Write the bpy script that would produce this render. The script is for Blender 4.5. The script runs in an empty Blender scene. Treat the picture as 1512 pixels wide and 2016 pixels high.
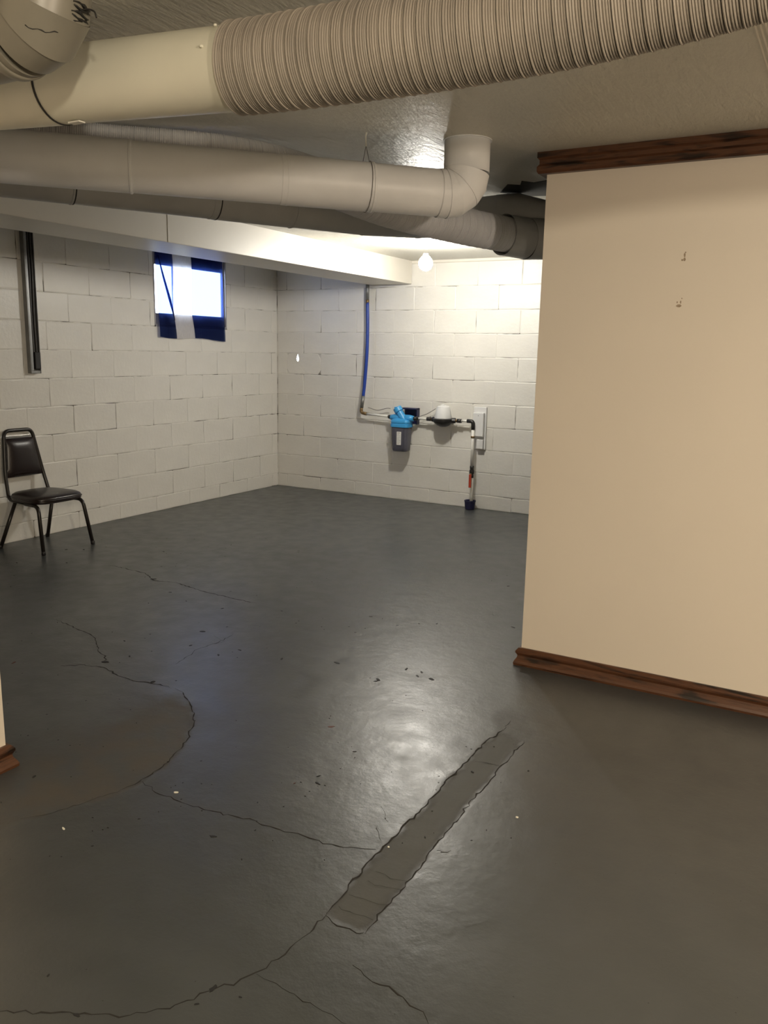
import bpy, bmesh, math, random
from mathutils import Vector, Matrix
random.seed(7)
S = bpy.context.scene
COL = S.collection

# ------------------------------------------------------------------ camera
CAM = Vector((5.13639, -6.84005, 1.4)); FPX = 1610.84
RV = Vector((0.86935, 0.49383, 0.01912)); UV = Vector((-0.11167, 0.15862, 0.981)); FV = Vector((-0.48141, 0.85497, -0.19304))
cd = bpy.data.cameras.new('camera'); cam = bpy.data.objects.new('camera', cd); COL.objects.link(cam)
cd.sensor_fit = 'VERTICAL'; cd.sensor_height = 36.0; cd.lens = FPX * 36.0 / 2016.0; cd.clip_start = 0.02
M = Matrix.Identity(4)
for i in range(3):
    M[i][0] = RV[i]; M[i][1] = UV[i]; M[i][2] = -FV[i]; M[i][3] = CAM[i]
cam.matrix_world = M
S.camera = cam

# ------------------------------------------------------------------ world, lamps, exposure
W = bpy.data.worlds.new('daylight'); S.world = W; W.use_nodes = True
bg = W.node_tree.nodes['Background']; bg.inputs[0].default_value = (0.78, 0.88, 1.0, 1); bg.inputs[1].default_value = 13.0
def lamp(name, loc, watts, col, rad=0.05):
    l = bpy.data.lights.new(name, 'POINT'); l.energy = watts; l.color = col; l.shadow_soft_size = rad
    o = bpy.data.objects.new(name, l); o.location = loc; COL.objects.link(o); return o
lamp('warm_room_lamp', (6.0, -7.5, 2.0), 135, (1.0, 0.88, 0.68), 0.06)
lamp('warm_hall_lamp', (6.9, -6.4, 1.85), 125, (1.0, 0.84, 0.66), 0.06)
BULB_STRENGTH = 510.0
S.view_settings.view_transform = 'Standard'; S.view_settings.look = 'None'
S.view_settings.gamma = 1.0; S.view_settings.use_curve_mapping = False
S.view_settings.exposure = 0.2

# ------------------------------------------------------------------ helpers
H = 2.205                      # ceiling height
def on_floor(x, y):            # a point of the floor seen at a picture position
    d = FV + RV * ((x - 756) / FPX) - UV * ((y - 1008) / FPX)
    t = -CAM.z / d.z
    return (CAM.x + d.x * t, CAM.y + d.y * t)

def srgb(r, g, b):
    f = lambda c: (c / 255 / 12.92) if c / 255 <= 0.04045 else ((c / 255 + 0.055) / 1.055) ** 2.4
    return (f(r), f(g), f(b), 1)

def nodes_of(name):
    m = bpy.data.materials.new(name); m.use_nodes = True
    nt = m.node_tree
    return m, nt, nt.nodes['Principled BSDF']

def paint(name, col, rough=0.5, metal=0.0, var=0.08, vscale=4.0, bump=0.0, bscale=60.0, stretch=(1, 1, 1), coords='Object', spec=0.5, rvar=0.0):
    """painted or plain surface: base colour with soft tonal variation and fine relief"""
    m, nt, b = nodes_of(name)
    N = nt.nodes.new; L = nt.links.new
    tc = N('ShaderNodeTexCoord'); mp = N('ShaderNodeMapping'); mp.inputs['Scale'].default_value = stretch
    L(tc.outputs[coords], mp.inputs[0])
    b.inputs['Roughness'].default_value = rough; b.inputs['Metallic'].default_value = metal
    b.inputs['Specular IOR Level'].default_value = spec
    n = N('ShaderNodeTexNoise'); n.inputs['Scale'].default_value = vscale; n.inputs['Detail'].default_value = 5
    L(mp.outputs[0], n.inputs[0])
    r = N('ShaderNodeValToRGB'); c = col[:3]
    r.color_ramp.elements[0].position = 0.3; r.color_ramp.elements[1].position = 0.7
    r.color_ramp.elements[0].color = (*[x * (1 - var) for x in c], 1)
    r.color_ramp.elements[1].color = (*[min(1, x * (1 + var)) for x in c], 1)
    L(n.outputs['Fac'], r.inputs[0]); L(r.outputs[0], b.inputs['Base Color'])
    if rvar:
        mr = N('ShaderNodeMapRange'); mr.inputs[1].default_value = 0.3; mr.inputs[2].default_value = 0.7
        mr.inputs[3].default_value = rough - rvar; mr.inputs[4].default_value = rough + rvar
        L(n.outputs['Fac'], mr.inputs[0]); L(mr.outputs[0], b.inputs['Roughness'])
    if bump:
        n2 = N('ShaderNodeTexNoise'); n2.inputs['Scale'].default_value = bscale; n2.inputs['Detail'].default_value = 4
        L(mp.outputs[0], n2.inputs[0])
        bp = N('ShaderNodeBump'); bp.inputs['Strength'].default_value = bump; bp.inputs['Distance'].default_value = 0.004
        L(n2.outputs['Fac'], bp.inputs['Height']); L(bp.outputs[0], b.inputs['Normal'])
    return m

def wood(name):
    m, nt, b = nodes_of(name)
    N = nt.nodes.new; L = nt.links.new
    tc = N('ShaderNodeTexCoord'); mp = N('ShaderNodeMapping'); mp.inputs['Scale'].default_value = (2.2, 2.2, 16)
    L(tc.outputs['Object'], mp.inputs[0])
    n = N('ShaderNodeTexNoise'); n.inputs['Scale'].default_value = 1.7; n.inputs['Detail'].default_value = 3; n.inputs['Distortion'].default_value = 0.6
    L(mp.outputs[0], n.inputs[0])
    w = N('ShaderNodeMath'); w.operation = 'MULTIPLY'; w.inputs[1].default_value = 15.0; L(n.outputs['Fac'], w.inputs[0])
    s = N('ShaderNodeMath'); s.operation = 'SINE'; L(w.outputs[0], s.inputs[0])
    mp2 = N('ShaderNodeMapping'); mp2.inputs['Scale'].default_value = (6, 6, 170); L(tc.outputs['Object'], mp2.inputs[0])
    n2 = N('ShaderNodeTexNoise'); n2.inputs['Scale'].default_value = 3; n2.inputs['Detail'].default_value = 3; L(mp2.outputs[0], n2.inputs[0])
    a = N('ShaderNodeMath'); a.operation = 'MULTIPLY_ADD'; a.inputs[1].default_value = 0.28; a.inputs[2].default_value = 0.0
    L(s.outputs[0], a.inputs[0])
    a2 = N('ShaderNodeMath'); a2.operation = 'ADD'; L(a.outputs[0], a2.inputs[0]); L(n2.outputs['Fac'], a2.inputs[1])
    r = N('ShaderNodeValToRGB')
    r.color_ramp.elements[0].position = 0.28; r.color_ramp.elements[0].color = (0.012, 0.006, 0.003, 1)
    r.color_ramp.elements[1].position = 0.8; r.color_ramp.elements[1].color = (0.098, 0.040, 0.018, 1)
    e = r.color_ramp.elements.new(0.45); e.color = (0.045, 0.018, 0.009, 1)
    L(a2.outputs[0], r.inputs[0]); L(r.outputs[0], b.inputs['Base Color'])
    b.inputs['Roughness'].default_value = 0.38
    return m

def cloth(name, col, see, trans):
    """thin sheer cloth: part diffuse, part translucent, part see-through"""
    m = bpy.data.materials.new(name); m.use_nodes = True; nt = m.node_tree; nt.nodes.clear()
    N = nt.nodes.new; L = nt.links.new
    o = N('ShaderNodeOutputMaterial'); d = N('ShaderNodeBsdfDiffuse'); t = N('ShaderNodeBsdfTranslucent'); x = N('ShaderNodeBsdfTransparent')
    tc = N('ShaderNodeTexCoord'); n = N('ShaderNodeTexNoise'); n.inputs['Scale'].default_value = 180
    mp = N('ShaderNodeMapping'); mp.inputs['Scale'].default_value = (1, 1, 0.15); L(tc.outputs['Object'], mp.inputs[0]); L(mp.outputs[0], n.inputs[0])
    mx = N('ShaderNodeMix'); mx.data_type = 'RGBA'
    mx.inputs[6].default_value = (*[c * 0.75 for c in col[:3]], 1); mx.inputs[7].default_value = (*[min(1, c * 1.2) for c in col[:3]], 1)
    L(n.outputs['Fac'], mx.inputs[0]); L(mx.outputs[2], d.inputs[0])
    t.inputs[0].default_value = (*trans, 1); x.inputs[0].default_value = (*see, 1)
    m1 = N('ShaderNodeMixShader'); m1.inputs[0].default_value = 0.25; L(d.outputs[0], m1.inputs[1]); L(t.outputs[0], m1.inputs[2])
    m2 = N('ShaderNodeMixShader'); m2.inputs[0].default_value = 0.20; L(m1.outputs[0], m2.inputs[1]); L(x.outputs[0], m2.inputs[2])
    L(m2.outputs[0], o.inputs[0])
    return m

class MB:
    """collects faces, then links ONE mesh object"""
    def __init__(s): s.v = []; s.f = []; s.sm = []
    def add(s, vs, fs, smooth=False):
        k = len(s.v); s.v += [tuple(v) for v in vs]; s.f += [tuple(i + k for i in f) for f in fs]; s.sm += [smooth] * len(fs); return s
    def box(s, x0, x1, y0, y1, z0, z1):
        vs = [(x, y, z) for z in (z0, z1) for y in (y0, y1) for x in (x0, x1)]
        return s.add(vs, [(0, 2, 3, 1), (4, 5, 7, 6), (0, 1, 5, 4), (2, 6, 7, 3), (0, 4, 6, 2), (1, 3, 7, 5)])
    def rbox(s, x0, x1, y0, y1, z0, z1, b=0.004):
        bm = bmesh.new(); bmesh.ops.create_cube(bm, size=1)
        for v in bm.verts:
            v.co = Vector(((x0 + x1) / 2 + v.co.x * (x1 - x0), (y0 + y1) / 2 + v.co.y * (y1 - y0), (z0 + z1) / 2 + v.co.z * (z1 - z0)))
        bmesh.ops.bevel(bm, geom=bm.edges[:], offset=b, segments=2, affect='EDGES', profile=0.5)
        bm.verts.index_update()
        s.add([v.co[:] for v in bm.verts], [[v.index for v in f.verts] for f in bm.faces]); bm.free(); return s
    def tube(s, path, rad, seg=12, caps=True, smooth=True, mitre=True):
        P = [Vector(p) for p in path]; n = len(P)
        R = rad if isinstance(rad, (list, tuple)) else [rad] * n
        dirs = [(P[i + 1] - P[i]).normalized() for i in range(n - 1)]
        e1 = dirs[0].orthogonal().normalized(); vs = []; fs = []
        for i in range(n):
            d0 = dirs[max(i - 1, 0)]; d1 = dirs[min(i, n - 2)]
            m = (d0 + d1).normalized()
            if i > 0: e1 = (e1 - d0 * e1.dot(d0)).normalized()
            e2 = d0.cross(e1)
            for k in range(seg):
                a = 2 * math.pi * k / seg
                w = (e1 * math.cos(a) + e2 * math.sin(a)) * R[i]
                if mitre: w = w - d0 * (w.dot(m) / max(0.3, d0.dot(m)))
                vs.append(P[i] + w)
            # carry the frame over the bend
            e1 = (e1 - d1 * (e1.dot(m) / max(0.3, d1.dot(m)))).normalized() if d0 != d1 else e1
        for i in range(n - 1):
            for k in range(seg):
                a = i * seg + k; b = i * seg + (k + 1) % seg
                fs.append((a, b, b + seg, a + seg))
        s.add(vs, fs, smooth)
        if caps:
            k0 = len(s.v) - n * seg
            s.f += [tuple(k0 + k for k in range(seg))[::-1], tuple(k0 + (n - 1) * seg + k for k in range(seg))]; s.sm += [False, False]
        return s
    def lathe(s, c, prof, seg=24, axis='Z', smooth=True):
        """prof: (radius, height) pairs about an axis through c"""
        vs = []; fs = []; n = len(prof)
        for r, h in prof:
            for k in range(seg):
                a = 2 * math.pi * k / seg; x, y = r * math.cos(a), r * math.sin(a)
                p = (x, y, h) if axis == 'Z' else ((h, x, y) if axis == 'X' else (x, h, y))
                vs.append((c[0] + p[0], c[1] + p[1], c[2] + p[2]))
        for i in range(n - 1):
            for k in range(seg):
                a = i * seg + k; b = i * seg + (k + 1) % seg
                fs.append((a, b, b + seg, a + seg))
        fs += [tuple(range(seg))[::-1], tuple((n - 1) * seg + k for k in range(seg))]
        return s.add(vs, fs, smooth)
    def prism(s, poly, z0, z1):
        n = len(poly)
        vs = [(x, y, z0) for x, y in poly] + [(x, y, z1) for x, y in poly]
        return s.add(vs, [tuple(range(n))[::-1], tuple(range(n, 2 * n))] + [(i, (i + 1) % n, n + (i + 1) % n, n + i) for i in range(n)])
    def mesh(s, name):
        me = bpy.data.meshes.new(name); me.from_pydata(s.v, [], s.f); me.polygons.foreach_set('use_smooth', s.sm)
        bm = bmesh.new(); bm.from_mesh(me); bmesh.ops.recalc_face_normals(bm, faces=bm.faces); bm.to_mesh(me); bm.free()
        me.update(); return me
    def build(s, name, mat, parent=None, label=None, sharp=None):
        me = s.mesh(name); me.materials.append(mat)
        if sharp: me.set_sharp_from_angle(angle=math.radians(sharp))
        return link(name, me, parent, label)
def link(name, data, parent=None, label=None):
    o = bpy.data.objects.new(name, data); COL.objects.link(o)
    if parent: o.parent = parent; o.matrix_parent_inverse = parent_inv(parent)
    if label: o['label'] = label
    return o
def parent_inv(p):
    m = Matrix.Identity(4); q = p
    chain = []
    while q: chain.append(q); q = q.parent
    for q in reversed(chain): m = m @ q.matrix_parent_inverse @ q.matrix_basis
    return m.inverted()
def tag(o, label, cat, group=None):
    o['label'] = label; o['category'] = cat
    if group: o['group'] = group
    return o
def thing(name, label, cat, loc, group=None):
    o = link(name, None); o.location = loc; return tag(o, label, cat, group)
def struct(o, label=None, cat=None):
    o['kind'] = 'structure'
    if label: o['label'] = label
    if cat: o['category'] = cat
    return o
def spline(pts, n):
    """Catmull-Rom through pts, n samples for each span"""
    P = [Vector(p) for p in pts]; P = [P[0] * 2 - P[1]] + P + [P[-1] * 2 - P[-2]]; out = []
    for i in range(1, len(P) - 2):
        for k in range(n):
            t = k / n; a, b, c, d = P[i - 1], P[i], P[i + 1], P[i + 2]
            out.append(0.5 * ((2 * b) + (c - a) * t + (2 * a - 5 * b + 4 * c - d) * t * t + (3 * b - a - 3 * c + d) * t ** 3))
    out.append(P[-2]); return out
def fillet(pts, rad, n=6):
    """polyline with its corners rounded"""
    P = [Vector(p) for p in pts]; out = [P[0]]
    for i in range(1, len(P) - 1):
        a = (P[i - 1] - P[i]); b = (P[i + 1] - P[i]); r = min(rad, a.length * 0.48, b.length * 0.48)
        s = P[i] + a.normalized() * r; e = P[i] + b.normalized() * r
        for k in range(n + 1):
            t = k / n; out.append(s * (1 - t) ** 2 + P[i] * 2 * t * (1 - t) + e * t * t)
    out.append(P[-1]); return out

# ------------------------------------------------------------------ materials
M_block = paint('white_block_paint', (0.72, 0.70, 0.65), 0.42, var=0.06, vscale=3, bump=0.35, bscale=38, rvar=0.08)
M_part = paint('cream_wall_paint', (0.70, 0.63, 0.54), 0.55, var=0.02, vscale=1.5, bump=0.06, bscale=90)
M_beam = paint('white_board_paint', (0.74, 0.70, 0.62), 0.42, var=0.03, vscale=2, bump=0.08, bscale=25)
M_duct = paint('white_duct_paint', (0.84, 0.85, 0.87), 0.42, var=0.05, vscale=5, bump=0.05, bscale=20)
M_ductw = paint('cream_duct_paint', (0.62, 0.60, 0.50), 0.42, var=0.05, vscale=5, bump=0.04, bscale=15)
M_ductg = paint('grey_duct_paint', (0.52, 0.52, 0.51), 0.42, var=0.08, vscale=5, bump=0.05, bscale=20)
M_flexa = paint('tan_flex_duct', (0.27, 0.235, 0.195), 0.6, var=0.14, vscale=9, bump=0.1, bscale=120)
M_flexd = paint('white_flex_duct', (0.70, 0.70, 0.73), 0.5, var=0.05, vscale=8)
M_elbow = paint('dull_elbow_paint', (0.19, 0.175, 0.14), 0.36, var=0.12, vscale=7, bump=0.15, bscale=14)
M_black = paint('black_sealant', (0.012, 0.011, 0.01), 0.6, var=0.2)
M_wood = wood('stained_oak')
M_blk_pl = paint('black_plastic', (0.015, 0.014, 0.014), 0.4, var=0.1)
M_white_pl = paint('white_plastic', (0.72, 0.72, 0.72), 0.4, var=0.03)
M_blue_pl = paint('light_blue_plastic', (0.045, 0.30, 0.62), 0.35, var=0.06)
M_smoke = paint('smoky_clear_plastic', (0.085, 0.085, 0.11), 0.18, var=0.12, vscale=9)
M_label = paint('paper_label', (0.75, 0.74, 0.70), 0.6, var=0.05, vscale=60)
M_print = paint('label_print', (0.25, 0.24, 0.22), 0.6, var=0.2, vscale=80)
M_hose = paint('blue_hose_rubber', (0.010, 0.045, 0.30), 0.4, var=0.06)
M_pipe = paint('pale_pipe', (0.74, 0.73, 0.68), 0.35, var=0.05)
M_brass = paint('dull_brass', (0.20, 0.13, 0.06), 0.45, metal=0.6, var=0.2)
M_red = paint('red_lever_plastic', (0.42, 0.05, 0.02), 0.4, var=0.1)
M_navy = paint('dark_blue_plastic', (0.012, 0.012, 0.05), 0.4, var=0.1)
M_galv = paint('galvanised_steel', (0.22, 0.22, 0.215), 0.42, metal=0.6, var=0.15, vscale=12)
M_wire = paint('grey_wire', (0.16, 0.15, 0.14), 0.5, var=0.1)
M_wirew = paint('pale_strap', (0.6, 0.58, 0.52), 0.5, var=0.1)
M_vinyl = paint('dark_brown_vinyl', (0.015, 0.0085, 0.0075), 0.32, var=0.15, vscale=6, bump=0.1, bscale=150)
M_frame = paint('dark_bronze_tube', (0.020, 0.016, 0.013), 0.32, metal=0.15, var=0.15)
M_chrome = paint('worn_chrome', (0.55, 0.53, 0.5), 0.3, metal=0.9, var=0.1)
M_reveal = paint('window_reveal_paint', (0.33, 0.32, 0.34), 0.4, var=0.1)
M_steel = paint('window_steel_paint', (0.30, 0.30, 0.33), 0.4, var=0.1)
M_crack = paint('crack_dirt', (0.016, 0.014, 0.012), 0.9, var=0.3, vscale=50)
M_chip = paint('dark_floor_chip', (0.012, 0.012, 0.013), 0.7, var=0.3, vscale=40)
M_rust = paint('red_brown_chip', (0.10, 0.032, 0.022), 0.7, var=0.2, vscale=60)
M_flake = paint('white_paint_flake', (0.80, 0.78, 0.68), 0.6, var=0.06)
M_tape = paint('torn_tape_brown', (0.30, 0.23, 0.16), 0.8, var=0.3, vscale=90)

def ceiling_material():
    m = paint('glossy_ceiling_paint', (0.60, 0.58, 0.51), 0.40, var=0.07, vscale=1.6, rvar=0.05)
    nt = m.node_tree; N = nt.nodes.new; L = nt.links.new; b = nt.nodes['Principled BSDF']
    tc = N('ShaderNodeTexCoord'); mp = N('ShaderNodeMapping'); mp.inputs['Scale'].default_value = (26, 7, 1); mp.inputs['Rotation'].default_value = (0, 0, 0.5)
    L(tc.outputs['Object'], mp.inputs[0])
    n = N('ShaderNodeTexNoise'); n.inputs['Scale'].default_value = 1.6; n.inputs['Detail'].default_value = 6; n.inputs['Roughness'].default_value = 0.6
    L(mp.outputs[0], n.inputs[0])
    bp = N('ShaderNodeBump'); bp.inputs['Strength'].default_value = 0.8; bp.inputs['Distance'].default_value = 0.0065
    L(n.outputs['Fac'], bp.inputs['Height']); L(bp.outputs[0], b.inputs['Normal'])
    return m
M_ceil = ceiling_material()

def floor_material():
    m, nt, b = nodes_of('grey_floor_paint')
    N = nt.nodes.new; L = nt.links.new
    tc = N('ShaderNodeTexCoord')
    n = N('ShaderNodeTexNoise'); n.inputs['Scale'].default_value = 1.3; n.inputs['Detail'].default_value = 7; n.inputs['Roughness'].default_value = 0.6
    L(tc.outputs['Object'], n.inputs[0])
    r = N('ShaderNodeValToRGB'); r.color_ramp.elements[0].position = 0.32; r.color_ramp.elements[1].position = 0.7
    r.color_ramp.elements[0].color = (0.045, 0.0485, 0.0495, 1); r.color_ramp.elements[1].color = (0.067, 0.0715, 0.0715, 1)
    L(n.outputs['Fac'], r.inputs[0])
    # worn brown patch and bare trench strip, from the mesh attributes
    def attr(nm):
        a = N('ShaderNodeAttribute'); a.attribute_name = nm; return a.outputs['Fac']
    n3 = N('ShaderNodeTexNoise'); n3.inputs['Scale'].default_value = 9; n3.inputs['Detail'].default_value = 6; L(tc.outputs['Object'], n3.inputs[0])
    def mix(f, c0, col):
        x = N('ShaderNodeMix'); x.data_type = 'RGBA'; L(f, x.inputs[0]); L(c0, x.inputs[6]); x.inputs[7].default_value = col; return x.outputs[2]
    def mul(a, bb):
        x = N('ShaderNodeMath'); x.operation = 'MULTIPLY'; L(a, x.inputs[0])
        if isinstance(bb, (int, float)): x.inputs[1].default_value = bb
        else: L(bb, x.inputs[1])
        return x.outputs[0]
    rr = N('ShaderNodeValToRGB'); rr.color_ramp.elements[0].position = 0.3; rr.color_ramp.elements[1].position = 0.62; L(n3.outputs['Fac'], rr.inputs[0])
    c = mix(mul(attr('worn'), rr.outputs[0]), r.outputs[0], (0.072, 0.063, 0.050, 1))
    c = mix(mul(attr('trench'), 0.85), c, (0.060, 0.060, 0.054, 1))
    c = mix(mul(attr('dirt'), 0.9), c, (0.022, 0.019, 0.016, 1))
    # small dark specks
    v = N('ShaderNodeTexVoronoi'); v.inputs['Scale'].default_value = 30; L(tc.outputs['Object'], v.inputs[0])
    lt = N('ShaderNodeMath'); lt.operation = 'LESS_THAN'; lt.inputs[1].default_value = 0.055; L(v.outputs['Distance'], lt.inputs[0])
    sp = N('ShaderNodeSeparateColor'); L(v.outputs['Color'], sp.inputs[0])
    gt = N('ShaderNodeMath'); gt.operation = 'GREATER_THAN'; gt.inputs[1].default_value = 0.80; L(sp.outputs[0], gt.inputs[0])
    c = mix(mul(lt.outputs[0], gt.outputs[0]), c, (0.02, 0.02, 0.02, 1))
    L(c, b.inputs['Base Color'])
    # gloss: worn and bare areas are duller
    ro = N('ShaderNodeMapRange'); ro.inputs[1].default_value = 0.3; ro.inputs[2].default_value = 0.75; ro.inputs[3].default_value = 0.29; ro.inputs[4].default_value = 0.42; b.inputs['Specular IOR Level'].default_value = 0.6
    L(n3.outputs['Fac'], ro.inputs[0])
    def mixf(f, a, val):
        x = N('ShaderNodeMix'); L(f, x.inputs[0]); L(a, x.inputs[2]); x.inputs[3].default_value = val; return x.outputs[0]
    q = mixf(mul(attr('trench'), 1.0), ro.outputs[0], 0.62); q = mixf(mul(attr('worn'), 0.8), q, 0.62)
    L(q, b.inputs['Roughness'])
    n4 = N('ShaderNodeTexNoise'); n4.inputs['Scale'].default_value = 5.5; n4.inputs['Detail'].default_value = 8; n4.inputs['Roughness'].default_value = 0.62; L(tc.outputs['Object'], n4.inputs[0])
    bp = N('ShaderNodeBump'); bp.inputs['Strength'].default_value = 0.30; bp.inputs['Distance'].default_value = 0.012
    L(n4.outputs['Fac'], bp.inputs['Height']); L(bp.outputs[0], b.inputs['Normal'])
    return m
M_floor = floor_material()

def mortar_material():
    m = paint('painted_mortar', (0.74, 0.72, 0.67), 0.55, var=0.06, vscale=4, bump=0.3, bscale=50)
    nt = m.node_tree; N = nt.nodes.new; L = nt.links.new; b = nt.nodes['Principled BSDF']
    src = b.inputs['Base Color'].links[0].from_socket
    tc = N('ShaderNodeTexCoord'); n = N('ShaderNodeTexNoise'); n.inputs['Scale'].default_value = 4.5; n.inputs['Detail'].default_value = 4; L(tc.outputs['Object'], n.inputs[0])
    r = N('ShaderNodeValToRGB'); r.color_ramp.elements[0].position = 0.47; r.color_ramp.elements[1].position = 0.60; L(n.outputs['Fac'], r.inputs[0])
    x = N('ShaderNodeMix'); x.data_type = 'RGBA'; L(r.outputs[0], x.inputs[0]); L(src, x.inputs[6]); x.inputs[7].default_value = (0.10, 0.085, 0.065, 1)
    L(x.outputs[2], b.inputs['Base Color'])
    return m
M_mortar = mortar_material()

def glass_material():
    m, nt, b = nodes_of('window_glass')
    b.inputs['Base Color'].default_value = (0.95, 0.98, 1, 1); b.inputs['Roughness'].default_value = 0.02
    b.inputs['Transmission Weight'].default_value = 1.0; b.inputs['IOR'].default_value = 1.05
    return m
M_glass = glass_material()

def bulb_material():
    m, nt, b = nodes_of('lit_bulb_glass')
    b.inputs['Base Color'].default_value = (1, 1, 1, 1)
    b.inputs['Emission Color'].default_value = (1.0, 0.955, 0.87, 1); b.inputs['Emission Strength'].default_value = BULB_STRENGTH
    return m
M_bulb = bulb_material()

# ------------------------------------------------------------------ structure: floor
def seg_dist(px, py, ax, ay, bx, by):
    dx, dy = bx - ax, by - ay; L2 = dx * dx + dy * dy or 1e-9
    t = max(0, min(1, ((px - ax) * dx + (py - ay) * dy) / L2))
    return math.hypot(px - ax - t * dx, py - ay - t * dy)
def smooth(a, b, x):
    t = max(0, min(1, (x - a) / (b - a))); return t * t * (3 - 2 * t)
def inside(px, py, poly):
    c = False; j = len(poly) - 1
    for i in range(len(poly)):
        xi, yi = poly[i]; xj, yj = poly[j]
        if (yi > py) != (yj > py) and px < (xj - xi) * (py - yi) / (yj - yi) + xi: c = not c
        j = i
    return c
def poly_sd(px, py, poly):
    d = min(seg_dist(px, py, *poly[i - 1], *poly[i]) for i in range(len(poly)))
    return d if inside(px, py, poly) else -d
TR = [on_floor(*q) for q in ((640, 1800), (735, 1688), (830, 1592), (900, 1517), (955, 1462), (985, 1440), (1032, 1458), (985, 1512), (930, 1575), (862, 1660), (790, 1752), (715, 1838))]
WORN = [on_floor(*q) for q in ((363, 1364), (380, 1400), (378, 1430), (365, 1460), (345, 1492), (285, 1540), (170, 1582), (60, 1612), (-60, 1640), (-40, 1490), (60, 1450), (150, 1420), (220, 1396), (290, 1372))]
STAIN = [on_floor(*q) for q in ((985, 1440), (970, 1415), (985, 1392), (1030, 1385), (1050, 1395), (1030, 1430), (1060, 1440), (1032, 1460))]
def axis(lo, hi, dlo, dhi, fine, coarse):
    out = []; x = lo
    while x < dlo - 1e-6: out.append(x); x += coarse
    x = dlo
    while x < dhi - 1e-6: out.append(x); x += fine
    x = dhi
    while x < hi - 1e-6: out.append(x); x += coarse
    out.append(hi); return out
XS = axis(-0.2, 9.0, 2.4, 4.9, 0.012, 0.1); YS = axis(-10.0, 0.2, -5.95, -3.95, 0.012, 0.1)
fv = []; aw = []; at_ = []; ad = []
from mathutils import noise as NZ
for y in YS:
    for x in XS:
        z = 0.0; w = t = d = 0.0
        if 2.2 < x < 5.0 and -6.1 < y < -3.8:
            jx = x + 0.012 * NZ.noise((x * 22, y * 22, 0)); jy = y + 0.012 * NZ.noise((x * 22, y * 22, 5))
            if 4.0 < x < 4.4 and -5.5 < y < -3.9:
                sd = poly_sd(jx, jy, TR); t = smooth(-0.004, 0.010, sd)
                if sd > -0.05: d = 0.75 * (1 - smooth(0.004, 0.022, abs(sd - 0.004))) * (0.55 + 0.6 * NZ.noise((x * 9, y * 9, 2)))
                z -= 0.0018 * t * (0.6 + 0.8 * NZ.noise((x * 14, y * 14, 4)))
                st = poly_sd(jx, jy, STAIN); t = max(t, 0.7 * smooth(-0.03, 0.02, st))
            if x < 3.6:
                sd = poly_sd(jx, jy, WORN); e = 0.012 + 0.22 * (1 - smooth(2.75, 3.02, x + 0.25 * (y + 4.8))); w = smooth(-0.5 * e, 1.5 * e, sd + 0.04 * NZ.noise((x * 7, y * 7, 3))); z -= 0.002 * smooth(-0.006, 0.012, sd) * smooth(2.85, 3.0, x)
        z += 0.0010 * NZ.noise((x * 2.3, y * 2.3, 9))
        fv.append((x, y, z)); aw.append(w); at_.append(t); ad.append(max(0, min(1, d)))
nx = len(XS)
ff = [(j * nx + i, j * nx + i + 1, (j + 1) * nx + i + 1, (j + 1) * nx + i) for j in range(len(YS) - 1) for i in range(nx - 1)]
fm = bpy.data.meshes.new('floor'); fm.from_pydata(fv, [], ff); fm.polygons.foreach_set('use_smooth', [True] * len(ff))
for nm, dat in (('worn', aw), ('trench', at_), ('dirt', ad)):
    fm.attributes.new(nm, 'FLOAT', 'POINT').data.foreach_set('value', dat)
fm.materials.append(M_floor); fm.update()
floor = struct(link('floor', fm), 'grey painted concrete floor with cracks and a patched trench', 'floor')
def fz(x, y): return 0.0010 * NZ.noise((x * 2.3, y * 2.3, 9))

def crack(pts, w=0.004, mat=None):
    """jagged narrow fissure lying in the floor"""
    P = [Vector((*on_floor(*q), 0)) for q in pts]; Q = []
    for a, b in zip(P, P[1:]):
        n = max(2, int((b - a).length / 0.018))
        for k in range(n):
            p = a.lerp(b, k / n); s = 0.006
            Q.append(p + Vector((random.uniform(-s, s), random.uniform(-s, s), 0)))
    Q.append(P[-1]); mb = MB(); vs = []; fs = []
    for i, p in enumerate(Q):
        d = (Q[min(i + 1, len(Q) - 1)] - Q[max(i - 1, 0)]).normalized(); n = Vector((-d.y, d.x, 0))
        ww = w * random.uniform(0.25, 1.0) * min(1, 0.2 + i / 4, 0.2 + (len(Q) - 1 - i) / 4)
        z = fz(p.x, p.y)
        for s, h in ((-1, 0.0002), (0, 0.0007), (1, 0.0002)): vs.append((p.x + n.x * ww * s / 2, p.y + n.y * ww * s / 2, z + h + 0.0003))
    for i in range(len(Q) - 1):
        for k in (0, 1): a = i * 3 + k; fs.append((a, a + 1, a + 4, a + 3))
    mb.add(vs, fs, True).build('crack', mat or M_crack, floor)
crack([(215, 1112), (285, 1128), (297, 1138), (303, 1143), (350, 1148), (385, 1160), (415, 1168), (460, 1178), (505, 1188)], 0.010)
crack([(110, 1220), (150, 1237), (185, 1252), (190, 1265), (193, 1282), (205, 1292), (208, 1305)], 0.007)
crack([(120, 1311), (165, 1309), (205, 1315), (235, 1330), (265, 1340), (300, 1345), (335, 1354)], 0.009)
crack([(345, 1356), (362, 1362), (370, 1380), (380, 1400), (380, 1425), (372, 1450), (355, 1475), (330, 1500), (300, 1525), (275, 1540), (240, 1555)], 0.006)
crack([(240, 1555), (170, 1580), (100, 1600), (40, 1612)], 0.003)
crack([(280, 1541), (310, 1560), (350, 1577), (400, 1592), (450, 1605), (480, 1610), (510, 1620), (560, 1638), (600, 1645), (640, 1660), (690, 1668), (740, 1672)], 0.006)
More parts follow.
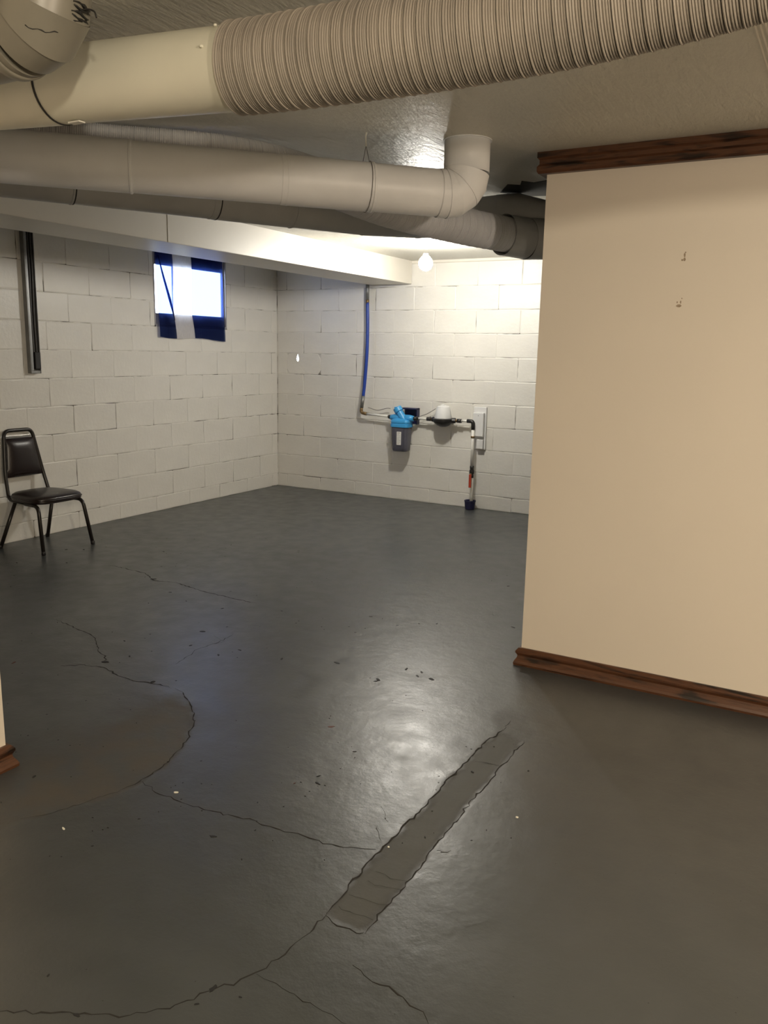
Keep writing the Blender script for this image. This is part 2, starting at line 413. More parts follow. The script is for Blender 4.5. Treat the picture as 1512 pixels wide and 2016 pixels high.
crack([(640, 1800), (610, 1835), (575, 1865), (545, 1885), (510, 1915), (460, 1935), (420, 1945), (380, 1965), (330, 1985), (270, 1998), (200, 1998), (150, 1994), (0, 1992)], 0.005)
crack([(510, 1918), (540, 1935), (580, 1960), (640, 1990), (690, 2020)], 0.003)
crack([(700, 1900), (730, 1930), (765, 1945), (795, 1966), (830, 1990), (845, 2020)], 0.006)
crack([(460, 1248), (430, 1265), (385, 1280), (375, 1290), (345, 1308)], 0.005)
crack([(938, 1500), (960, 1504), (988, 1509)], 0.005)
crack([(858, 1672), (872, 1678), (888, 1674)], 0.006)
crack([(640, 1800), (668, 1822), (700, 1834), (716, 1836)], 0.006)
for a, b in (((735, 1715), (802, 1735)), ((720, 1733), (790, 1752)), ((690, 1760), (765, 1782)), ((665, 1783), (735, 1812)), ((985, 1440), (1005, 1418))):
    crack([a, ((a[0] + b[0]) / 2, (a[1] + b[1]) / 2 + 4), b], 0.003)
for a, b in (((752, 1590), (764, 1618)), ((740, 1625), (750, 1655)), ((445, 1262), (405, 1272)), ((420, 1250), (440, 1262))):
    crack([a, b], 0.003)

crack([(640, 1800), (735, 1688), (830, 1592), (900, 1517), (955, 1462), (990, 1436)], 0.0065)
crack([(716, 1836), (790, 1752), (862, 1660), (930, 1575), (985, 1512), (1032, 1458)], 0.005)
def blob(px, py, r, mat, mb, h=0.0008, asp=1.0):
    x, y = on_floor(px, py); n = 9; k = random.uniform(0, 3); z = fz(x, y)
    pts = []
    for i in range(n):
        a = 2 * math.pi * i / n; q = r * random.uniform(0.6, 1.1)
        u, v = q * math.cos(a), q * asp * math.sin(a)
        pts.append((x + u * math.cos(k) - v * math.sin(k), y + u * math.sin(k) + v * math.cos(k)))
    mb.prism(pts, z - 0.001, z + h)
mb = MB()
SPECK = [(303, 1140, 14), (398, 1243, 12), (375, 1271, 9), (472, 1280, 9), (430, 1290, 8), (245, 1262, 7), (255, 1292, 7), (555, 1297, 9), (663, 1305, 12), (745, 1338, 11), (800, 1317, 9), (822, 1331, 8), (740, 1341, 8), (830, 1323, 8), (335, 1166, 8), (438, 1198, 8), (322, 1086, 8), (131, 1108, 9), (33, 1108, 8), (625, 1542, 8), (627, 1528, 5), (698, 1480, 5), (420, 1647, 9), (850, 1337, 12), (67, 1529, 6), (95, 1921, 4), (420, 1946, 9), (388, 1977, 4), (150, 1999, 7), (300, 1343, 12), (207, 1303, 16), (860, 1228, 8), (825, 1228, 8), (730, 1214, 8), (930, 1520, 5), (1040, 1518, 5), (473, 1963, 3), (455, 1073, 8), (165, 1082, 10), (130, 1082, 9), (1010, 1235, 9), (1000, 1154, 9)]
for x, y, r in SPECK: blob(x, y, r / 1000 * 1.5, M_chip, mb, 0.0014, 0.45)
for k in range(190):
    x = random.uniform(0, 1010); y = 1060 + 640 * random.random() ** 1.3
    if x < 130 and y < 1130: continue
    blob(x, y, random.uniform(0.0018, 0.006) * (1.4 if y < 1250 else 0.8), M_chip, mb, 0.0010, 0.5)
o = mb.build('paint_chip_spots', M_chip, floor); o['kind'] = 'stuff'
for x, y, r in ((652, 1431, 0.014), (28, 1304, 0.016), (580, 1542, 0.006)):
    mb = MB(); blob(x, y, r, M_rust, mb, 0.0008, 0.4); mb.build('red_worn_spot', M_rust, floor)
def flake(px, py, sx, sy, rot, label):
    x, y = on_floor(px, py); n = 7; mb = MB(); pts = []
    for i in range(n):
        a = 2 * math.pi * i / n; q = random.uniform(0.75, 1.1); u, v = sx * q * math.cos(a), sy * q * math.sin(a)
        pts.append((x + u * math.cos(rot) - v * math.sin(rot), y + u * math.sin(rot) + v * math.cos(rot)))
    z = fz(x, y); mb.prism(pts, z + 0.0002, z + 0.003)
    tag(mb.build('paint_flake', M_flake), label, 'flake', 'pale flakes lying on the floor')
flake(125, 1632, 0.0085, 0.003, -0.3, 'long white paint flake alone on dark floor near the left wall end')
flake(347, 1561, 0.008, 0.0035, 0.6, 'white paint flake just above the long floor crack')
flake(1018, 1610, 0.0042, 0.004, 0.2, 'round white crumb on open floor beside the trench patch')
flake(765, 1668, 0.003, 0.0026, 0.2, 'tiny white crumb inside the trench patch edge')

# ------------------------------------------------------------------ structure: block walls
ROW0 = 0.127; ROW = 0.2056; LEN = 0.4112
def block_mesh(w, h, hole=None, face=0.0030):
    n = 16 if not hole else 24; mb = MB(); out = []; g = 0.0015
    W2, H2 = w / 2 - g, h / 2 - g; per = []
    if hole:
        for i in range(n):
            a = 2 * math.pi * i / n; c, s = math.cos(a), math.sin(a); k = min(W2 / abs(c) if abs(c) > 1e-6 else 9, H2 / abs(s) if abs(s) > 1e-6 else 9)
            per.append((c * k, s * k))
    else:
        c = 0.006
        for k in (-1, -0.33, 0.33): per.append((k * (W2 - c) if abs(k) == 1 else k * W2, -H2))
        per.append((W2 - c, -H2)); per.append((W2, -H2 + c)); per.append((W2, 0)); per.append((W2, H2 - c)); per.append((W2 - c, H2))
        for k in (0.33, -0.33): per.append((k * W2, H2))
        per.append((-W2 + c, H2)); per.append((-W2, H2 - c)); per.append((-W2, 0)); per.append((-W2, -H2 + c))
    n = len(per); j = 0.0026
    per = [(x + random.uniform(-j, j), z + random.uniform(-j, j)) for x, z in per]
    f0 = face * random.uniform(0.6, 1.2)
    back = [(x, 0.006, z) for x, z in per]
    mid = [(x, -f0 * 0.55, z) for x, z in per]
    fr = [(x * (1 - 0.005 / max(0.03, w / 2)), -f0 - random.uniform(0, 0.0012), z * (1 - 0.005 / max(0.03, h / 2))) for x, z in per]
    q = lambda a, b: [(i + a, (i + 1) % n + a, (i + 1) % n + b, i + b) for i in range(n)]
    if hole:
        mb.add(back + mid + fr + [(hx, -f0 * 0.9, hz) for hx, hz in hole] + [(hx * 1.5, 0.012, hz * 1.1) for hx, hz in hole], q(0, n) + q(n, 2 * n) + q(2 * n, 3 * n) + q(3 * n, 4 * n))
    else:
        mb.add(back + mid + fr, q(0, n) + q(n, 2 * n) + [tuple(range(2 * n, 3 * n))])
    me = mb.mesh('block'); me.materials.append(M_block); return me
FULL = [block_mesh(LEN, ROW) for _ in range(9)]
def build_blocks(wall, place, u0, u1, phase, openings, hole=None):
    for r in range(-1, 11):
        z0 = ROW0 + r * ROW; z1 = z0 + ROW
        zz0 = max(z0, 0.0); zz1 = min(z1, H)
        if zz1 - zz0 < 0.02: continue
        off = phase + (LEN / 2 if r % 2 else 0)
        k = math.floor((u0 - off) / LEN)
        while off + k * LEN < u1:
            a, b = max(u0, off + k * LEN), min(u1, off + (k + 1) * LEN); k += 1
            spans = [(a, b)]
            for (oa, ob, oz0, oz1) in openings:
                if zz0 < oz1 - 0.01 and zz1 > oz0 + 0.01:
                    ns = []
                    for (p, q) in spans:
                        if q <= oa or p >= ob: ns.append((p, q)); continue
                        if p < oa: ns.append((p, oa))
                        if q > ob: ns.append((ob, q))
                    spans = ns
            for (p, q) in spans:
                if q - p < 0.02: continue
                cu, cz = (p + q) / 2, (zz0 + zz1) / 2
                if hole and p < hole[0] < q and zz0 < hole[1] < zz1:
                    me = block_mesh(q - p, zz1 - zz0, [(hole[0] - cu + hx, hole[1] - cz + hz) for hx, hz in hole[2]])
                elif abs(q - p - LEN) < 0.001 and abs(zz1 - zz0 - ROW) < 0.001: me = random.choice(FULL)
                else: me = block_mesh(q - p, zz1 - zz0)
                o = link('block', me, wall); place(o, cu, cz)

WY0, WY1, WZ0, WZ1 = -1.69, -0.775, ROW0 + 7 * ROW, ROW0 + 10 * ROW      # window opening in the left wall
# left wall: backing of mortar with the window opening left out
mb = MB(); t = 0.05
for (y0, y1, z0, z1) in ((-10, WY0, 0, H), (WY1, 0.0, 0, H), (WY0, WY1, 0, WZ0), (WY0, WY1, WZ1, H)): mb.box(-t, 0, y0, y1, z0, z1)
wl = struct(mb.build('wall_left', M_mortar), 'white painted concrete block wall with a small high window', 'wall')
def pl_left(o, u, z): o.location = (0, u, z); o.rotation_euler = (0, 0, math.pi / 2)
build_blocks(wl, pl_left, -6.3, 0.0, -2.357 + 0.0, [(WY0, WY1, WZ0, WZ1)])
# back wall: backing, with the spot left out where daylight comes through
HX, HZ = 0.262, 1.312
hole = [(0.016 * math.cos(a) * (1.0 - 0.75 * max(0, math.sin(a)) ** 0.6), 0.035 * math.sin(a) + (0.03 * math.sin(a) if math.sin(a) > 0 else 0)) for a in [2 * math.pi * i / 24 for i in range(24)]]
hx0, hx1, hz0, hz1 = HX - 0.04, HX + 0.04, HZ - 0.045, HZ + 0.075
mb = MB()
for (x0, x1, z0, z1) in ((-0.2, hx0, 0, H), (hx1, 9.0, 0, H), (hx0, hx1, 0, hz0), (hx0, hx1, hz1, H)): mb.box(x0, x1, 0, 0.014, z0, z1)
wb = struct(mb.build('wall_back', M_mortar), 'white painted concrete block wall behind the water filter', 'wall')
def pl_back(o, u, z): o.location = (u, 0, z)
build_blocks(wb, pl_back, 0.006, 4.3, 1.564 - LEN / 2 * 0, [], (HX, HZ, hole))

# other walls that close the basement
struct(MB().box(9.0, 9.15, -10, 0.2, 0, H).build('wall_right', M_part), 'cream wall closing the far right of the basement', 'wall')
struct(MB().box(-0.2, 9.15, -10.15, -10, 0, H).build('wall_front', M_part), 'cream wall behind the camera', 'wall')

# ceiling with a panel seam batten
ce = struct(MB().box(-0.2, 9.15, -10.15, 0.2, H, H + 0.1).build('ceiling', M_ceil), 'glossy cream painted board ceiling', 'ceiling')
for dx in (-0.012, 0.0, 0.012):
    MB().tube([(4.838 + dx, -10, H), (4.838 + dx, -3.45, H)], 0.0035, 8).build('seam_bead', M_beam, ce)
struct(MB().add([(1.535, 0, H), (1.535, -0.018, H), (1.535, -0.012, H - 0.02), (1.535, 0, H - 0.028), (4.6, 0, H), (4.6, -0.018, H), (4.6, -0.012, H - 0.02), (4.6, 0, H - 0.028)],
    [(0, 1, 5, 4), (1, 2, 6, 5), (2, 3, 7, 6), (0, 3, 2, 1), (4, 5, 6, 7), (0, 4, 7, 3)]).build('trim_1', M_beam), 'thin white moulding where back wall meets ceiling', 'trim')
# boxed beam
bmn = MB().rbox(1.105, 1.535, -6.2, -0.012, 2.003, H + 0.02, 0.004).build('trim_2', M_beam)
struct(bmn, 'white boxed ceiling beam running beside the block wall', 'beam')
MB().rbox(1.5352, 1.5375, -3.10, -3.094, 2.006, H, 0.0008).build('board_joint', M_beam, bmn)

struct(MB().rbox(3.64, 9.0, -2.52, -2.40, 2.03, H + 0.02, 0.004).build('trim_4', M_beam), 'short boxed header behind the partition where the ducts end', 'beam')
g = [(3.46, -2.72), (3.52, -2.82), (3.57, -2.90), (3.62, -2.86), (3.66, -2.95), (3.70, -2.89), (3.78, -2.92), (3.83, -2.84), (3.93, -2.82), (3.97, -2.53), (3.70, -2.53), (3.55, -2.58)]  # ragged hole outline, widened so the ceiling shade beside it is painted black too
MB().prism(g, H - 0.002, H + 0.002).build('opening_and_shade', M_black, ce, 'dark broken opening round the duct with painted shade beside it')
# partition on the right
PY = -3.421; PX = 3.948; PT = 0.13
wr = struct(MB().box(PX, 9.0, PY, PY + PT, 0, H).build('wall_partition', M_part), 'cream painted partition wall with oak baseboard and crown', 'wall')
def residue(x, z, cells):
    mb = MB()
    for (a, b, w, h) in cells:
        n = 6; mb.add([(x + a + w * random.uniform(.35, .6) * math.cos(6.283 * i / n), PY - 0.0012, z + b + h * random.uniform(.35, .6) * math.sin(6.283 * i / n)) for i in range(n)] + [(x + a, PY + 0.001, z + b)], [tuple(range(n))] + [(i, (i + 1) % n, n) for i in range(n)])
    mb.build('tape_residue', M_tape, wr, 'torn brown tape mark')
residue(4.513, 1.776, [(0.004, 0.008, 0.008, 0.02), (0.004, -0.008, 0.010, 0.016), (-0.004, -0.010, 0.008, 0.008), (0.006, 0.018, 0.005, 0.006)])
residue(4.511, 1.600, [(0.0, -0.006, 0.020, 0.014), (0.006, 0.008, 0.006, 0.014), (-0.007, 0.008, 0.005, 0.008), (0.009, 0.022, 0.004, 0.006)])
def profile_run(path, prof, name, mat):
    """wood moulding: profile (out, up) swept round corners of a horizontal path"""
    P = [Vector((x, y, 0)) for x, y in path]; n = len(prof); vs = []; fs = []
    for i, p in enumerate(P):
        d0 = (P[i] - P[i - 1]).normalized() if i else (P[1] - P[0]).normalized()
        d1 = (P[i + 1] - P[i]).normalized() if i < len(P) - 1 else d0
        n0 = Vector((d0.y, -d0.x, 0)); n1 = Vector((d1.y, -d1.x, 0)); m = (n0 + n1).normalized(); k = 1 / max(0.3, m.dot(n0))
        for o, z in prof: vs.append((p.x + m.x * o * k, p.y + m.y * o * k, z))
    for i in range(len(P) - 1):
        for k in range(n): a = i * n + k; b = i * n + (k + 1) % n; fs.append((a, b, b + n, a + n))
    fs += [tuple(range(n))[::-1], tuple((len(P) - 1) * n + k for k in range(n))]
    return MB().add(vs, fs).build(name, mat)
BASE = [(0, 0), (0.026, 0.0), (0.028, 0.010), (0.024, 0.020), (0.015, 0.034), (0.013, 0.044), (0.018, 0.054), (0.021, 0.058), (0.021, 0.066), (0.015, 0.074), (0.010, 0.080), (0, 0.080)]
CROWN = [(0, H), (0.034, H), (0.034, H - 0.022), (0.026, H - 0.030), (0.026, H - 0.046), (0.034, H - 0.056), (0.034, H - 0.074), (0.028, H - 0.083), (0, H - 0.083)]
struct(profile_run([(PX, PY + PT), (PX, PY), (9.0, PY)], BASE, 'baseboard_right', M_wood), 'dark oak moulded baseboard along the cream partition', 'baseboard')
struct(profile_run([(PX, PY + PT), (PX, PY), (9.0, PY)], CROWN, 'trim_3', M_wood), 'dark oak crown moulding along the top of the partition', 'trim')
# partition on the left, seen only by its far end
LX, LY = 2.80, -5.245
struct(MB().box(LX - 0.13, LX, -10, LY, 0, H).build('wall_left_partition', M_part), 'end of a cream partition wall with oak baseboard', 'wall')
struct(profile_run([(LX, -10.0), (LX, LY), (LX - 0.13, LY)], BASE, 'baseboard_left', M_wood), 'dark oak baseboard round the end of the near wall', 'baseboard')

# ------------------------------------------------------------------ window and curtain
wm = MB()
for (y0, y1, z0, z1) in ((WY0, WY0 + 0.012, WZ0, WZ1), (WY1 - 0.012, WY1, WZ0, WZ1), (WY0, WY1, WZ0, WZ0 + 0.012), (WY0, WY1, WZ1 - 0.012, WZ1)):
    wm.box(-0.05, 0.004, y0, y1, z0, z1)
win = struct(wm.build('window_1', M_reveal), 'small basement window set deep in the block wall', 'window')
fy0, fy1, fz0, fz1 = WY0 + 0.012, WY1 - 0.012, WZ0 + 0.012, WZ1 - 0.012
fb = MB()
for (y0, y1, z0, z1) in ((fy0, fy0 + 0.02, fz0, fz1), (fy1 - 0.02, fy1, fz0, fz1), (fy0 + 0.02, fy1 - 0.02, fz0, fz0 + 0.10), (fy0 + 0.02, fy1 - 0.02, fz1 - 0.10, fz1)): fb.rbox(-0.040, -0.012, y0, y1, z0, z1, 0.004)
fr = fb.build('window_frame', M_steel, win)
MB().rbox(-0.036, -0.016, -1.44, -1.425, fz0 + 0.10, fz1 - 0.10, 0.003).build('mullion', M_steel, win)
MB().box(-0.027, -0.023, fy0 + 0.021, -1.441, fz0 + 0.101, fz1 - 0.101).build('pane', M_glass, win)
MB().box(-0.027, -0.023, -1.424, fy1 - 0.021, fz0 + 0.101, fz1 - 0.101).build('pane', M_glass, win)
MB().rbox(-0.011, 0.006, WY0 + 0.013, WY1 - 0.013, WZ0 + 0.0121, WZ0 + 0.022, 0.003).build('window_sill', M_reveal, win)

M_cn = cloth('navy_sheer_cloth', (0.006, 0.007, 0.022, 1), (0.42, 0.55, 1.0), (0.03, 0.06, 0.28))
M_cw = cloth('white_sheer_cloth', (0.70, 0.68, 0.68, 1), (0.9, 0.9, 0.95), (0.75, 0.75, 0.82))
CU = thing('curtain', 'navy cloth curtain with a white stripe over the small window', 'curtain', (0.02, -1.24, 1.48))
def cpt(s, t):
    """s across 0..1, t down 0..1"""
    yl = -1.668 + 0.010 * t; yr = -0.835 + 0.020 * t
    wob = 0.012 * math.sin(t * 7 + 0.5) * math.sin(math.pi * s)
    y = yl + (yr - yl) * (s + wob)
    x = 0.010 + 0.014 * smooth(0.55, 0.95, t) + 0.007 * math.sin(s * 21 + t * 2) * (0.3 + 0.7 * t) + 0.004 * math.sin(s * 47)
    x = max(x, 0.008 if t < 0.84 else 0.014)
    z = 2.178 - (2.178 - 1.482 + 0.018 * s + 0.008 * math.sin(s * 8)) * t
    return (x, y, z)
for nm, s0, s1, mt, n in (('navy_panel', 0.0, 0.235, M_cn, 12), ('white_stripe', 0.235, 0.505, M_cw, 12), ('navy_panel', 0.505, 1.0, M_cn, 24)):
    vs = []; fs = []; m = 40
    for j in range(m + 1):
        for i in range(n + 1): vs.append(cpt(s0 + (s1 - s0) * i / n, j / m))
    for j in range(m):
        for i in range(n): a = j * (n + 1) + i; fs.append((a, a + 1, a + n + 2, a + n + 1))
    MB().add(vs, fs, True).build(nm, mt, CU)
MB().tube([cpt(0.03, 0.05), cpt(0.10, 0.28), cpt(0.19, 0.55), cpt(0.235, 0.78)], [0.004, 0.008, 0.011, 0.003], 8).build('cloth_fold', M_cn, CU)
MB().tube([(0.004, fy0, 2.185), (0.004, fy1, 2.185)], 0.005, 10).build('curtain_rod', M_white_pl, CU)

# ------------------------------------------------------------------ ceiling bulb
BX, BY, BZ = 2.274, -1.2, 2.045
lb = thing('ceiling_bulb', 'bare glowing bulb in a white ceiling lampholder near the block wall', 'bulb', (BX, BY, H))
MB().lathe((BX, BY, 0), [(0.055, H), (0.055, H - 0.012), (0.034, H - 0.03), (0.024, H - 0.055), (0.020, H - 0.055)], 24).build('lampholder', M_white_pl, lb)
MB().lathe((BX, BY, BZ), [(0.004, -0.055), (0.022, -0.050), (0.040, -0.036), (0.051, -0.015), (0.053, 0.004), (0.046, 0.026), (0.030, 0.046), (0.018, 0.056), (0.016, 0.068)], 24).build('bulb_glass', M_bulb, lb)

# ------------------------------------------------------------------ ducts
DR = 0.0889
def joint(mb_p, d, r, w=0.004): return MB().tube([Vector(mb_p) - Vector(d) * w, Vector(mb_p) + Vector(d) * w], r, 48)
def lin(P, Q, t): return Vector(P).lerp(Vector(Q), t)
def straight(thing_, P, Q, cuts, r, mat, dark=(), bead=True):
    """round duct in lengths: every second length a little wider, with a bead at each joint"""
    P, Q = Vector(P), Vector(Q); d = (Q - P).normalized(); c = [0] + list(cuts) + [1]
    for i in range(len(c) - 1):
        rr = r - (0.0016 if i % 2 else 0); a, b = lin(P, Q, c[i]), lin(P, Q, c[i + 1])
        if i: a = a - d * 0.03
        MB().tube([a, b - d * 0.012, b - d * 0.010, b - d * 0.004, b - d * 0.002, b] if i < len(c) - 2 and bead else [a, b], [rr, rr, rr + 0.0025, rr + 0.0025, rr, rr] if i < len(c) - 2 and bead else rr, 48).build('duct_length', mat, thing_, sharp=50)
    for k in dark:
        joint(lin(P, Q, c[k]), d, r + 0.0012, 0.0022).build('open_joint', M_black, thing_, 'dark open joint line')
def flex(thing_, pts, r, mat, pitch, depth, band=5, bandh=0.0016, name='flexible_hose'):
    Q = spline(pts, 60); L = [0]
    for a, b in zip(Q, Q[1:]): L.append(L[-1] + (b - a).length)
    n = int(L[-1] / pitch); P = []; R = []; j = 0
    for k in range(n * 3 + 1):
        s = L[-1] * k / (n * 3)
        while j < len(L) - 2 and L[j + 1] < s: j += 1
        P.append(Q[j].lerp(Q[j + 1], (s - L[j]) / (L[j + 1] - L[j]))); ph = k % 3; c = (k // 3) % band
        R.append(r - depth * (1 if ph == 0 else 0) - (depth * 0.7 if (ph == 0 and c == 0) else 0) + (bandh if c == 0 and ph else 0) + random.uniform(-0.0004, 0.0004))
    return MB().tube(P, R, 56, caps=False, smooth=False, mitre=False).build(name, mat, thing_)
def gores(thing_, pts, r, mat, name='elbow_gore', lip=0.0016):
    """elbow of short mitred lengths, each a piece of its own with a raised seam"""
    P = [Vector(p) for p in pts]
    for i in range(len(P) - 1):
        pre = P[i - 1] if i else P[i] * 2 - P[i + 1]; nxt = P[i + 2] if i + 2 < len(P) else P[i + 1] * 2 - P[i]
        full = MB().tube([pre, P[i], P[i + 1], nxt], [r + (lip if i % 2 else 0)] * 4, 48, caps=False)
        n = 48; vs = full.v[n:3 * n]
        MB().add(vs, [(k, (k + 1) % n, (k + 1) % n + n, k + n) for k in range(n)], True).build(name, mat, thing_)
def arc(c, a, b, r, n):
    """n+1 mitre points of a quarter bend starting along -a ... towards b"""
    c, a, b = Vector(c), Vector(a), Vector(b)
    return [c + a * r * math.cos(t * math.pi / 2 / n) + b * r * math.sin(t * math.pi / 2 / n) for t in range(n + 1)]

# A: nearest duct, cream pipe then tan flexible hose
A0 = Vector((2.74, -5.3697, 2.0569)); A1 = Vector((3.89, -5.2713, 2.0144))
dA = thing('ceiling_duct', 'big cream duct joined to tan ribbed flexible hose under the ceiling', 'duct', (3.3, -5.32, 2.04))
ts = (3.325 - A0.x) / (A1.x - A0.x)
straight(dA, A0, A1, [ts], DR, M_ductw, dark=[1], bead=False)
ad_ = (A1 - A0).normalized()
flex(dA, [A1 - ad_ * 0.035, A1 + ad_ * 0.02, (4.1, -5.255, 2.013), (4.35, -5.228, 2.018), (4.6, -5.20, 2.032), (4.85, -5.185, 2.055), (5.1, -5.2, 2.078), (5.6, -5.3, 2.085), (6.3, -5.5, 2.085)], 0.0945, M_flexa, 0.0052, 0.0022, 5, 0.0016)
for (s, a) in ((3.84, 2.2), (3.83, 2.9), (3.87, 1.7), (3.86, 1.2)):
    p = A0.lerp(A1, (s - A0.x) / (A1.x - A0.x)); e = Vector((0, math.cos(a), math.sin(a)))
    MB().lathe(p + e * (DR + 0.0015), [(0.001, -0.003), (0.0045, -0.002), (0.0045, 0.002), (0.001, 0.0035)], 10).build('screw', M_ductw, dA)
MB().rbox(3.365, 3.405, -5.335, -5.315, 1.9405, 1.9445, 0.001).build('tape_tab', M_wirew, dA)
sx = 3.385; sy = -5.3697 + (sx - 2.74) * 0.0856
tag(MB().tube([(sx, sy, 2.125), (sx - 0.012, sy - 0.03, H)], 0.004, 8).build('hanger_strap', M_wirew), 'pale strap holding the cream duct to the ceiling', 'strap')

# E: elbow in the corner, up into the ceiling
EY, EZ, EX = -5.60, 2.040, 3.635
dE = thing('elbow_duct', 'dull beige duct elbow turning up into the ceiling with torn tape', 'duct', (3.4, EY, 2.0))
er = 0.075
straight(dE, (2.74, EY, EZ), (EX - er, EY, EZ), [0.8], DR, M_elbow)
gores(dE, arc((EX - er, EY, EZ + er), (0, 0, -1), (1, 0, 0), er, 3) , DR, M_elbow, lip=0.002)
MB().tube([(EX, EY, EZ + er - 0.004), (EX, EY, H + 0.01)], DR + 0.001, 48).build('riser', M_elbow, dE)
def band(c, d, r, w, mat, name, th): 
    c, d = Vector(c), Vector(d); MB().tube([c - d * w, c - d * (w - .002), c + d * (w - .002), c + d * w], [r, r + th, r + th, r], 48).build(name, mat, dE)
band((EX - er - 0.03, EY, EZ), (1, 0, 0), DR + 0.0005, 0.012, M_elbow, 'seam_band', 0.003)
# torn dark tape with a curled end on the elbow
def on_elbow(th, ph, r):
    return Vector((EX - er + er * math.sin(th), EY, EZ + er - er * math.cos(th))) + (Vector((math.sin(th), 0, -math.cos(th))) * math.cos(ph) + Vector((0, -1, 0)) * math.sin(ph)) * r
tp = MB()
for k in range(6):
    th0 = 1.08 + 0.035 * k
    pts = [on_elbow(th0 + 0.02 * math.sin(q * 0.6 + k * 2.1), -0.60 + 0.075 * q + 0.03 * (k % 3), DR + 0.0015) for q in range(9)]
    tp.tube(pts, [0.0006 + 0.003 * random.random() * math.sin(math.pi * (q + 0.5) / 9) for q in range(9)], 6)
tp.tube([on_elbow(0.86 - 0.02 * q + 0.015 * math.sin(q * 1.7), 0.2 + 0.08 * q, DR + 0.0006) for q in range(9)], [0.0005 + 0.0008 * random.random() for _ in range(9)], 6)
tp.build('torn_tape', M_black, dE, 'dark torn tape')['kind'] = 'stuff'
c0 = on_elbow(1.2, -0.2, DR)
MB().tube(spline([c0, c0 + Vector((0.014, 0.004, 0.001)), c0 + Vector((0.028, 0.008, -0.004)), c0 + Vector((0.033, 0.009, -0.016))], 5), 0.0018, 6).build('tape_curl', M_black, dE)

# B: long white duct with an elbow up into the ceiling
def bpt(X): return Vector((X, -5.176 + (X - 2.2) * 0.935, 2.04 - (X - 2.2) * 0.0236))
B0, B1 = bpt(2.125), bpt(3.67)
dB = thing('ceiling_duct', 'long white duct with an elbow rising into the ceiling', 'duct', (3.0, -4.4, 2.03))
tb = lambda X: (X - 2.125) / (3.67 - 2.125)
straight(dB, B0, B1, [tb(2.82), tb(3.225), tb(3.46)], DR, M_duct)
bd = (B1 - B0).normalized(); hz = Vector((bd.x, bd.y, 0)).normalized(); rb = 0.085
cB = B1 + Vector((0, 0, rb))
gores(dB, [B1 - bd * 0.03] + arc(cB, (0, 0, -1), hz, rb, 4), DR + 0.001, M_duct)
top = cB + hz * rb
MB().tube([top - Vector((0, 0, 0.004)), (top.x, top.y, H + 0.01)], DR, 48).build('riser', M_duct, dB)
MB().tube([(top.x, top.y, H - 0.003), (top.x, top.y, H + 0.005)], DR + 0.006, 48).build('ceiling_collar', M_duct, dB)
# twisted wire hanger over duct B
hb = bpt(3.44)
wh = thing('hanger_wire', 'twisted wire hanger between ceiling and long white duct', 'wire', (hb.x, hb.y, H))
nrm = Vector((-hz.y, hz.x, 0))
MB().tube([(hb.x, hb.y, H), (hb.x - 0.004, hb.y, H - 0.012), (hb.x - 0.002, hb.y, H - 0.05)], 0.003, 6).build('twist', M_wirew, wh)
for sgn, al in ((1, -0.012), (-1, 0.012)):
    pts = [(hb.x - 0.002, hb.y, H - 0.045)]
    for q in range(12):
        a = q / 11 * math.pi; c = hb + hz * al * (1 - q / 11)
        pts.append(c + nrm * sgn * math.sin(a) * (DR + 0.003) + Vector((0, 0, math.cos(a) * (DR + 0.003))) * (1 if q else 1))
    MB().tube(pts, 0.0013, 6).build('wire_loop', M_wire, wh)

# C: lower grey duct behind B
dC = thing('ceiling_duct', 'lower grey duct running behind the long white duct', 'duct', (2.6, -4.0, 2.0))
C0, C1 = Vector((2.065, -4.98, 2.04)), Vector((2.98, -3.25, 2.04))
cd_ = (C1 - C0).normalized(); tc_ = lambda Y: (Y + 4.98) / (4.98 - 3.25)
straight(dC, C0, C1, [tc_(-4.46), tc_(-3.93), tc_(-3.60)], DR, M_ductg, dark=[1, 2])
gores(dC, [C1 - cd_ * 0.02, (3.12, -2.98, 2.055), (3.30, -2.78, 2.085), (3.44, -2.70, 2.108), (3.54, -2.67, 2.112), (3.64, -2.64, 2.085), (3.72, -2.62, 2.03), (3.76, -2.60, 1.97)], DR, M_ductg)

# D: white flexible duct that ends in a grey elbow behind the partition
dD = thing('flexible_duct', 'white ribbed flexible duct passing under the ceiling behind the white duct', 'duct', (3.2, -3.6, 2.0))
flex(dD, [(2.10, -5.005, 2.112), (2.3, -4.85, 2.115), (2.64, -4.525, 2.118), (2.95, -4.24, 2.112), (3.12, -3.97, 2.085), (3.27, -3.55, 2.020), (3.42, -3.2, 1.99), (3.56, -2.88, 1.975)], 0.083, M_flexd, 0.0075, 0.0022, 6, 0.0008)
MB().tube([(3.52, -2.97, 1.979), (3.61, -2.76, 1.972)], 0.083, 40).build('collar', M_ductg, dD)
gores(dD, [(3.555, -2.888, 1.973), (3.625, -2.75, 1.966), (3.70, -2.67, 1.972), (3.77, -2.61, 1.995)], 0.098, M_ductg)
joint((3.622, -2.756, 1.966), (0.45, 0.89, -0.04), 0.0985, 0.003).build('open_joint', M_black, dD, 'dark open joint line')
# plenum the ducts leave from
pm = MB().rbox(1.25, 2.10, -5.95, -5.03, 1.72, H, 0.01)
tag(pm.build('duct_plenum', M_ductg), 'painted sheet metal plenum where the ceiling ducts meet', 'plenum')

